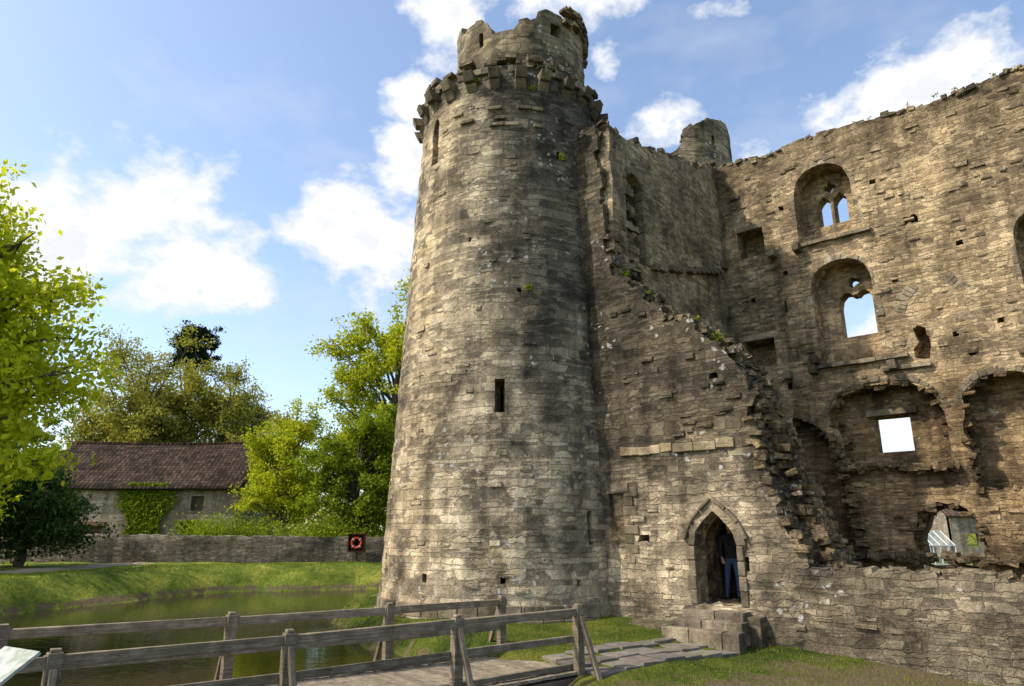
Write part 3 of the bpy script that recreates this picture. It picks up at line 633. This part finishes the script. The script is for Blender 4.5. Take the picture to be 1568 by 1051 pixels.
def leaves(name,C,size,mat,parent=None,el=.55,flat=0.):
    N=len(C);u=rng.normal(size=(N,3));u[:,2]*=1-flat;u/=np.linalg.norm(u,axis=1)[:,None];w=rng.normal(size=(N,3));v=np.cross(u,w);v/=np.linalg.norm(v,axis=1)[:,None]+1e-9
    s=(size*rng.uniform(.6,1.35,N))[:,None];nrm=np.cross(u,v)
    V=np.stack([C-u*s,C-v*s*el+nrm*s*.12,C+u*s,C+v*s*el+nrm*s*.12],1).reshape(-1,3)
    me=bpy.data.meshes.new(name);me.vertices.add(4*N);me.vertices.foreach_set('co',V.astype(np.float32).ravel());me.loops.add(4*N);me.loops.foreach_set('vertex_index',np.arange(4*N,dtype=np.int32));me.polygons.add(N);me.polygons.foreach_set('loop_start',np.arange(0,4*N,4,dtype=np.int32))
    me.update(calc_edges=True)
    a=me.attributes.new('rnd','FLOAT','POINT');a.data.foreach_set('value',np.repeat(rng.uniform(0,1,N),4).astype(np.float32))
    me.materials.append(mat);return link(bpy.data.objects.new(name,me),parent)
def tubes(name,segs,mat,parent,n=6):
    V=[];Fc=[]
    for p,q,r0,r1 in segs:
        p=Vector(p);q=Vector(q);d=(q-p).normalized();x=d.orthogonal().normalized();y=d.cross(x);b=len(V)
        for c,r in((p,r0),(q,r1)):
            for i in range(n):
                t=2*math.pi*i/n;V.append(tuple(c+x*(r*math.cos(t))+y*(r*math.sin(t))))
        for i in range(n):Fc.append((b+i,b+(i+1)%n,b+n+(i+1)%n,b+n+i))
    return mesh_obj(name,V,Fc,mat,parent,True)
def tree(name,base,cc,rad,nl,ls,mat,tr=.3,limbs=16,twigs=7,spread=.5,seed=1,extra=[],shell=.55,bot=-.8):
    r=random.Random(seed);root=empty(name);base=Vector(base);cc=Vector(cc);segs=[];tips=[]
    top=Vector((cc.x+r.uniform(-.3,.3),cc.y,cc.z+rad[2]*.55));n=7;P=[base.lerp(top,i/n)+Vector((r.uniform(-.12,.12),r.uniform(-.12,.12),0))*(i>0)*(1+i*.25) for i in range(n+1)]
    for i in range(n):segs.append((P[i],P[i+1],tr*(1-i/n)**.8+.03,tr*(1-(i+1)/n)**.8+.03))
    tg=[]
    for i in range(limbs):
        while True:
            v=Vector((r.gauss(0,1),r.gauss(0,1),r.gauss(0,1))).normalized()
            if v.z>bot:break
        m=r.uniform(shell,1.02);tg.append(cc+Vector((v.x*rad[0],v.y*rad[1],v.z*rad[2]))*m)
    for e in extra:tg.append(Vector(e))
    for t in tg:
        f=min(.97,max(.25,((t.z-base.z)/(top.z-base.z))*.75-r.uniform(0,.15)));k=f*n;i=min(n-1,int(k));s=P[i].lerp(P[i+1],k-i)
        r0=tr*(1-f)**.8*.6+.03;mid=s.lerp(t,.5)+Vector((r.uniform(-.3,.3),r.uniform(-.3,.3),r.uniform(0,.5)));q1=s.lerp(mid,.5)
        segs+=[(s,q1,r0,r0*.8),(q1,mid,r0*.8,r0*.55),(mid,t,r0*.55,.015)]
        for w in range(twigs):
            a=mid.lerp(t,r.uniform(.1,1));g=Vector((r.gauss(0,1),r.gauss(0,1),r.gauss(.15,.8)))*spread*min(rad)*.5
            e=a+g;segs.append((a,e,.02+r0*.12,.006));tips.append(e);tips.append(a.lerp(e,.6))
    tubes('trunk_and_limbs',segs,M_bark,root)
    T=np.array([tuple(t) for t in tips]);w=rng.uniform(.3,1.6,len(T));w/=w.sum();id_=rng.choice(len(T),nl,p=w)
    cl=spread*min(rad)*.22;C=T[id_]+rng.normal(size=(nl,3))*cl*np.array([1,1,.7])
    C[:,2]=np.maximum(C[:,2],base.z+.15)
    leaves('foliage',C,ls,mat,root);return root
L_maple=leafmat('maple_leaf',(.3,.36,.02),(.48,.52,.03),(.64,.62,.05),.5)
L_lime=leafmat('lime_leaf',(.22,.27,.016),(.38,.42,.028),(.54,.53,.045),.42)
L_green=leafmat('green_leaf',(.1,.15,.012),(.2,.26,.02),(.32,.37,.035))
L_olive=leafmat('olive_leaf',(.18,.18,.035),(.31,.3,.055),(.44,.4,.09))
L_dark=leafmat('dark_leaf',(.015,.035,.009),(.035,.07,.016),(.08,.12,.03),.15)
L_pine=leafmat('pine_needles',(.01,.02,.012),(.02,.035,.018),(.04,.055,.025),.1)
tree('maple_tree',(-17,16,.1),(-14.8,15.6,6.6),(4.1,3.8,4.3),95000,.085,L_maple,.35,48,10,.36,3,extra=[(-10.7,15.4,7.4),(-10.7,15.6,6.3),(-11.0,15,4.3),(-10.5,15.2,5.3),(-11.4,15,8.7),(-11.2,15.3,3.2)],shell=.45)
tree('maple_tree.001',(-28,27,.2),(-28,27,7),(4,4,4.5),22000,.13,L_maple,.35,30,8,.4,23)
tree('evergreen_shrub',(-22.8,33,.2),(-22.8,33,2.6),(3.2,2.2,2.6),30000,.09,L_dark,.2,40,8,.6,5,shell=.5)
tree('ash_tree',(-32,57,.3),(-31.2,57,11.6),(6.8,5,7.4),44000,.12,L_olive,.4,50,10,.35,6,shell=.4)
tree('ash_tree.001',(-24.5,58,.3),(-24.2,58,10.4),(5.4,4.5,7.2),38000,.12,L_olive,.35,44,10,.35,7,shell=.4)
tree('pine_tree',(-30.5,62,.3),(-29.5,62,19.4),(2.3,2.2,1.7),12000,.12,L_pine,.35,18,8,.5,8)
tree('willow_tree',(-14.3,44,.3),(-14.3,44,5.7),(2.6,2.5,4.7),30000,.09,L_lime,.25,38,10,.4,9)
tree('sycamore_tree',(-7.6,44,.3),(-7.6,44,11.2),(5.1,4,7.4),36000,.115,L_lime,.35,38,10,.33,10)
tree('sycamore_tree.001',(-9.3,41,.3),(-9.0,41,5.2),(3.4,2.2,4.7),30000,.1,L_green,.25,38,9,.45,11)
tree('hawthorn_tree',(-19.5,53,.3),(-19,53,6.2),(5.0,3,5.4),30000,.11,L_olive,.25,36,9,.4,12,shell=.4)
tree('hawthorn_tree.001',(-38,50,.3),(-37,50,6),(6,3,6),24000,.12,L_green,.25,34,9,.4,13)
T=[];r=random.Random(4)
for i in range(170):
    x=r.uniform(-80,60);y=r.uniform(72,88);hh=(4+2.5*math.sin(x*.13)+r.uniform(-1,1))
    n=260;p=rng.normal(size=(n,3));p/=np.linalg.norm(p,axis=1)[:,None];p*=rng.uniform(.6,1,n)[:,None];T.append(p*np.array([3,2,hh*.55])+np.array([x,y,hh*.55+.5]))
leaves('distant_trees',np.concatenate(T),.26,L_olive)
T=[]
for i in range(70):
    x=r.uniform(-18,-5);y=r.uniform(38.9,41);n=220;p=rng.normal(size=(n,3))*np.array([.6,.4,.45])+np.array([x,y,1.1+r.uniform(0,1)]);T.append(p)
leaves('hedge_shrubs',np.concatenate(T),.07,L_green)
p=np.stack([rng.normal(-23.2,1.1,9000),44.42-np.abs(rng.normal(0,.07,9000)),rng.uniform(.2,4.9,9000)],1);p=p[(np.abs(p[:,0]+23.2)<1.5+.5*np.sin(p[:,2]*2))]
p2=np.stack([rng.normal(-20.2,.5,1800),44.42-np.abs(rng.normal(0,.05,1800)),rng.uniform(.2,2.6,1800)],1)
leaves('ivy',np.concatenate([p,p2]),.09,L_green)
T=[]
def tuft(c,n,sg):T.append(rng.normal(size=(n,3))*sg+np.array(c))
def onT(th,z,o=.05):
    R=3.58-.05*z+o;return (-.03+R*math.sin(D2R(th)),20-R*math.cos(D2R(th)),z)
for th,z in((62,12.4),(66,11.3),(70,11.9),(66,12.9)):tuft(onT(th,z),260,.1)
for th,z in((28,12.12),(12,14.3),(-20,14.6),(8,8)):tuft(onT(th,z),60,.05)
for a,z in((1.2,7.75),(1.9,6.95),(2.4,6.85),(3.0,6.3),(.6,8.5),(3.8,3.5),(4.5,1.3)):tuft(loc(a,.4,z),90,.07)
for a in np.arange(1,12,.8):tuft(loc(a+random.uniform(-.3,.3),7.95,14.95),26,.05)
leaves('wall_plants',np.concatenate(T),.035,L_green)
def blades(n,x0,x1,y0,y1,cond,hh,seed):
    x=rng.uniform(x0,x1,n);y=rng.uniform(y0,y1,n);z,d,isl=height(x,y);k=cond(x,y,z,d,isl)&(z>-.73);return x[k],y[k],z[k],rng.uniform(.5,1.3,k.sum())*hh
parts=[blades(36000,-26,-4,24,38,lambda x,y,z,d,i:(d<4.8)&~i,.08,1),blades(24000,-22,-10,10,26,lambda x,y,z,d,i:(d<4.5)&~i,.07,2),
 blades(50000,-9,9,10.5,22,lambda x,y,z,d,i:i&(((x+.03)**2+(y-20)**2)>13.5),.05,3),blades(7000,-11,-7,19,30,lambda x,y,z,d,i:i,.1,4),
 blades(9000,-25,-5,20,36,lambda x,y,z,d,i:(d<.9)&(z<-.3)&~i&(np.sin(x*1.7+y)>0),.26,5)]
X=np.concatenate([p[0] for p in parts]);Y=np.concatenate([p[1] for p in parts]);Z=np.concatenate([p[2] for p in parts]);H=np.concatenate([p[3] for p in parts])
q=P0
la=(X-q.x)*e1.x+(Y-q.y)*e1.y;lb=(X-q.x)*e2.x+(Y-q.y)*e2.y
pp=np.stack([X,Y],1);kp=(dseg(pp,tuple(pa),tuple(pb))>.85)&~((lb>-.02)&(la>-1))&(np.minimum(dseg(pp,(-34,24),(-20.3,29.8)),dseg(pp,(-20.3,29.8),(-19.5,36.5)))>1.0)
X,Y,Z,H=X[kp],Y[kp],Z[kp],H[kp];N=len(X);an=rng.uniform(0,6.28,N);w=H*.16;lx_=rng.normal(0,.3,N)*H;ly_=rng.normal(0,.3,N)*H
V=np.stack([np.stack([X-np.cos(an)*w,Y-np.sin(an)*w,Z-.02],1),np.stack([X+np.cos(an)*w,Y+np.sin(an)*w,Z-.02],1),np.stack([X+lx_,Y+ly_,Z+H],1)],1).reshape(-1,3)
me=bpy.data.meshes.new('grass');me.vertices.add(3*N);me.vertices.foreach_set('co',V.astype(np.float32).ravel());me.loops.add(3*N);me.loops.foreach_set('vertex_index',np.arange(3*N,dtype=np.int32));me.polygons.add(N);me.polygons.foreach_set('loop_start',np.arange(0,3*N,3,dtype=np.int32));me.update(calc_edges=True)
a=me.attributes.new('rnd','FLOAT','POINT');a.data.foreach_set('value',np.repeat(rng.uniform(0,1,N),3).astype(np.float32))
me.materials.append(leafmat('grass_blade',(.06,.095,.012),(.13,.17,.022),(.27,.28,.045),.3));link(bpy.data.objects.new('grass_blades',me))
# ------------------------------------------------------------------ visitor in the doorway
def visitor(pos,face):
    root=empty('visitor');B={'pel':(0,0,.95),'waist':(0,0,1.08),'chest':(0,.01,1.32),'neck':(0,0,1.47),'head0':(0,.01,1.55),
     'shL':(-.18,0,1.41),'elL':(-.25,-.03,1.14),'wrL':(-.2,.16,.98),'shR':(.18,0,1.41),'elR':(.25,-.02,1.13),'wrR':(.23,.12,.92),
     'hL':(-.09,0,.9),'kL':(-.11,.05,.5),'aL':(-.11,-.02,.09),'tL':(-.12,.16,.04),'hR':(.09,0,.9),'kR':(.12,-.0,.5),'aR':(.14,-.1,.09),'tR':(.15,.08,.04)}
    Rr={'pel':.15,'waist':.135,'chest':.16,'neck':.06,'head0':.055,'shL':.075,'elL':.05,'wrL':.033,'shR':.075,'elR':.05,'wrR':.033,'hL':.095,'kL':.062,'aL':.045,'tL':.04,'hR':.095,'kR':.062,'aR':.045,'tR':.04}
    E=[('pel','waist'),('waist','chest'),('chest','neck'),('neck','head0'),('chest','shL'),('shL','elL'),('elL','wrL'),('chest','shR'),('shR','elR'),('elR','wrR'),('pel','hL'),('hL','kL'),('kL','aL'),('aL','tL'),('pel','hR'),('hR','kR'),('kR','aR'),('aR','tR')]
    for sd,wr in((-1,'wrL'),(1,'wrR')):
        w=Vector(B[wr]);pn='palm%d'%sd;B[pn]=tuple(w+Vector((0,.05,-.03)));Rr[pn]=.03;E.append((wr,pn))
        for i in range(4):
            a='f%d%d'%(sd,i);b=a+'b';o=Vector(((i-1.5)*.02,0,0));B[a]=tuple(w+o+Vector((0,.1,-.06)));B[b]=tuple(w+o+Vector((0,.11,-.1+.005*abs(i-1))));Rr[a]=.011;Rr[b]=.008;E+=[(pn,a),(a,b)]
        a='t%d'%sd;B[a]=tuple(w+Vector((-.035*sd,.07,-.04)));Rr[a]=.011;E.append((pn,a))
    names=list(B);me=bpy.data.meshes.new('body');me.from_pydata([B[n] for n in names],[(names.index(a),names.index(b)) for a,b in E],[]);o=link(bpy.data.objects.new('body',me),root)
    m=o.modifiers.new('sk','SKIN')
    for n,sv in zip(names,me.skin_vertices[0].data):
        r=Rr[n];sv.radius=(r,r*.8 if n in('chest','waist','pel') else r);sv.use_root=(n=='pel')
    s=o.modifiers.new('ss','SUBSURF');s.levels=2;s.render_levels=2
    dg=bpy.context.evaluated_depsgraph_get();me2=bpy.data.meshes.new_from_object(o.evaluated_get(dg));o.modifiers.clear();o.data=me2;me2.materials.clear()
    def cm(n,c,r=.85):
        k=NT(n);ob=k.n('TexCoord').outputs['Object'];nn=k.noise(ob,30,4).outputs[0];return k.fin(k.mix(1.,c+(1,),k.ramp(nn,[(.3,.8),(.7,1.)]),'MULTIPLY'),r,nn,.01)
    for mt in(cm('dark_jacket',(.025,.025,.03)),cm('blue_jeans',(.06,.1,.19)),cm('skin',(.5,.31,.23),.5),cm('shoe',(.03,.025,.02)),cm('hair',(.06,.04,.025))):me2.materials.append(mt)
    for p in me2.polygons:
        c=p.center;p.use_smooth=True;i=0
        if c.z<.1:i=3
        elif c.z<.93 and abs(c.x)<.2 and c.y<.1:i=1
        if c.z>1.49 or (c.z<1.0 and c.y>.12 and c.z>.7):i=2
        p.material_index=i
    hv=[];hf=[];mi=[];nu,nw=24,18
    for j in range(nw+1):
        ph=math.pi*j/nw
        for i in range(nu):
            t=2*math.pi*i/nu;x=.076*math.sin(ph)*math.cos(t);y=.097*math.sin(ph)*math.sin(t);z=.118*math.cos(ph)
            if z<-.02: x*=1-.3*(-z-.02)/.1
            if y>.05: y+=.022*math.exp(-((x/.014)**2+((z+.012)/.022)**2))-.008*math.exp(-(((abs(x)-.03)/.014)**2+((z-.012)/.012)**2))+.006*math.exp(-((x/.025)**2+((z+.05)/.01)**2))
            hair=(z>.055 or (y<-.005 and z>-.06))
            if hair: x*=1.1;y*=1.1;z*=1.06
            hv.append((x,y,z))
    for j in range(nw):
        for i in range(nu):
            f=(j*nu+i,j*nu+(i+1)%nu,(j+1)*nu+(i+1)%nu,(j+1)*nu+i);hf.append(f);c=sum((Vector(hv[q]) for q in f),Vector())/4;mi.append(1 if(c.z>.055 or(c.y<-.005 and c.z>-.06)) else 0)
    h_=mesh_obj('head',hv,hf,[me2.materials[2],me2.materials[4]],root,True,midx=mi);h_.location=(0,.02,1.64);h_.rotation_euler=(0,0,.3)
    m=MB()
    for sd in(-1,1):m.box((.077*sd,.02,1.64),AX,(.008,.018,.03),.002)
    m.obj('ears',me2.materials[2],root,.006)
    root.location=pos;root.rotation_euler=(0,0,face)
visitor(loc(2.55,1.25,.28),D2R(175))
# ------------------------------------------------------------------ world, sun, camera
sd=Vector((-.965,-.26));el=D2R(46)
w=bpy.data.worlds.new('World');scene.world=w;w.use_nodes=True;t=w.node_tree;t.nodes.clear()
class W(NT):
    def __init__(s): s.t=t
k=W();out=t.nodes.new('ShaderNodeOutputWorld')
sky=k.n('TexSky',{'sky_type':'NISHITA','sun_disc':False,'sun_elevation':el,'sun_rotation':math.atan2(sd.x,sd.y)%(2*math.pi),'air_density':1.0,'dust_density':1.5,'ozone_density':1.4})
g=k.n('TexCoord').outputs['Generated'];sx=k.n('SeparateXYZ',Vector=g)
az=k.math('MULTIPLY',k.math('ARCTAN2',sx.outputs[0],sx.outputs[1]),57.2958);ele=k.math('MULTIPLY',k.math('ARCSINE',sx.outputs[2]),57.2958)
blobs=[(-35.5,21,7.5,6,1.3),(-27.5,20.5,7.5,5,1.),(-29,26,5,2.6,.6),(-22,19.5,5,2.2,.75),(-14,24,7,6,1.25),(-10,28.5,4,4,1.1),(-6.5,40,5,4,.9),(-9,35.5,3,2,.7),(4.5,42.2,9,2.2,.9),(14,32.4,5,2.2,1.2),(21,29.4,2.6,2,1),(34.4,31,8.5,4,1.3),(30,29,4,3,1.2),(30,14,6,4,1.1),(29.5,7.5,5,2.6,1),(20,40,3,1.,.6),(9.3,37.6,1.6,1.6,.7)]
den=None
for a,e,ra,re,wt in blobs:
    dx=k.math('DIVIDE',k.math('SUBTRACT',az,float(a)),float(ra));dy=k.math('DIVIDE',k.math('SUBTRACT',ele,float(e)),float(re))
    v=k.math('MULTIPLY',k.math('SUBTRACT',1.,k.math('ADD',k.math('MULTIPLY',dx,dx),k.math('MULTIPLY',dy,dy))),float(wt))
    den=v if den is None else k.math('MAXIMUM',den,v)
den=k.math('MAXIMUM',den,-.9)
n1=k.noise(k.vm('MULTIPLY',g,(1,1,1.5)),9,6,.62).outputs[0];n2=k.noise(g,3.2,2,.6).outputs[0]
tot=k.math('ADD',k.math('ADD',k.math('MULTIPLY',den,.5),k.math('MULTIPLY',k.math('SUBTRACT',n1,.5),2.5)),k.math('MULTIPLY',k.math('SUBTRACT',n2,.5),.5))
mask=k.ramp(tot,[(.0,0.),(.16,.45),(.4,1.)])
wisp=k.ramp(k.noise(k.vm('MULTIPLY',g,(1,1,2)),3.5,4,.65).outputs[0],[(.48,0.),(.78,.35)])
mask=k.math('MAXIMUM',mask,wisp)
shade=k.vm('SCALE',k.ramp(k.math('ADD',tot,k.math('MULTIPLY',n2,.4)),[(.3,(.82,.86,.92)),(.75,(.98,.985,1.)),(1.,(.84,.86,.9))]),7.3)
skc=k.vm('MULTIPLY',sky.outputs[0],(2.0,1.92,1.85))
col=k.mix(mask,skc,shade)
bg=k.n('Background',Strength=.15);k.set(bg,'Color',col);t.links.new(bg.outputs[0],out.inputs[0])
sl=bpy.data.lights.new('sun','SUN');sl.energy=4.8;sl.angle=D2R(.5);sl.color=(1,.93,.82);so=link(bpy.data.objects.new('sun',sl))
dv=Vector((sd.x*math.cos(el),sd.y*math.cos(el),math.sin(el)));so.rotation_euler=dv.to_track_quat('Z','Y').to_euler()
cam=bpy.data.cameras.new('camera');cam.lens=24;cam.sensor_width=36;cam.clip_end=3000;cam.clip_start=.1
co=link(bpy.data.objects.new('camera',cam));co.location=(0,0,1.75);co.rotation_euler=(D2R(90+15.66),0,0);scene.camera=co
scene.view_settings.view_transform='Standard';scene.view_settings.look='None';scene.view_settings.exposure=0
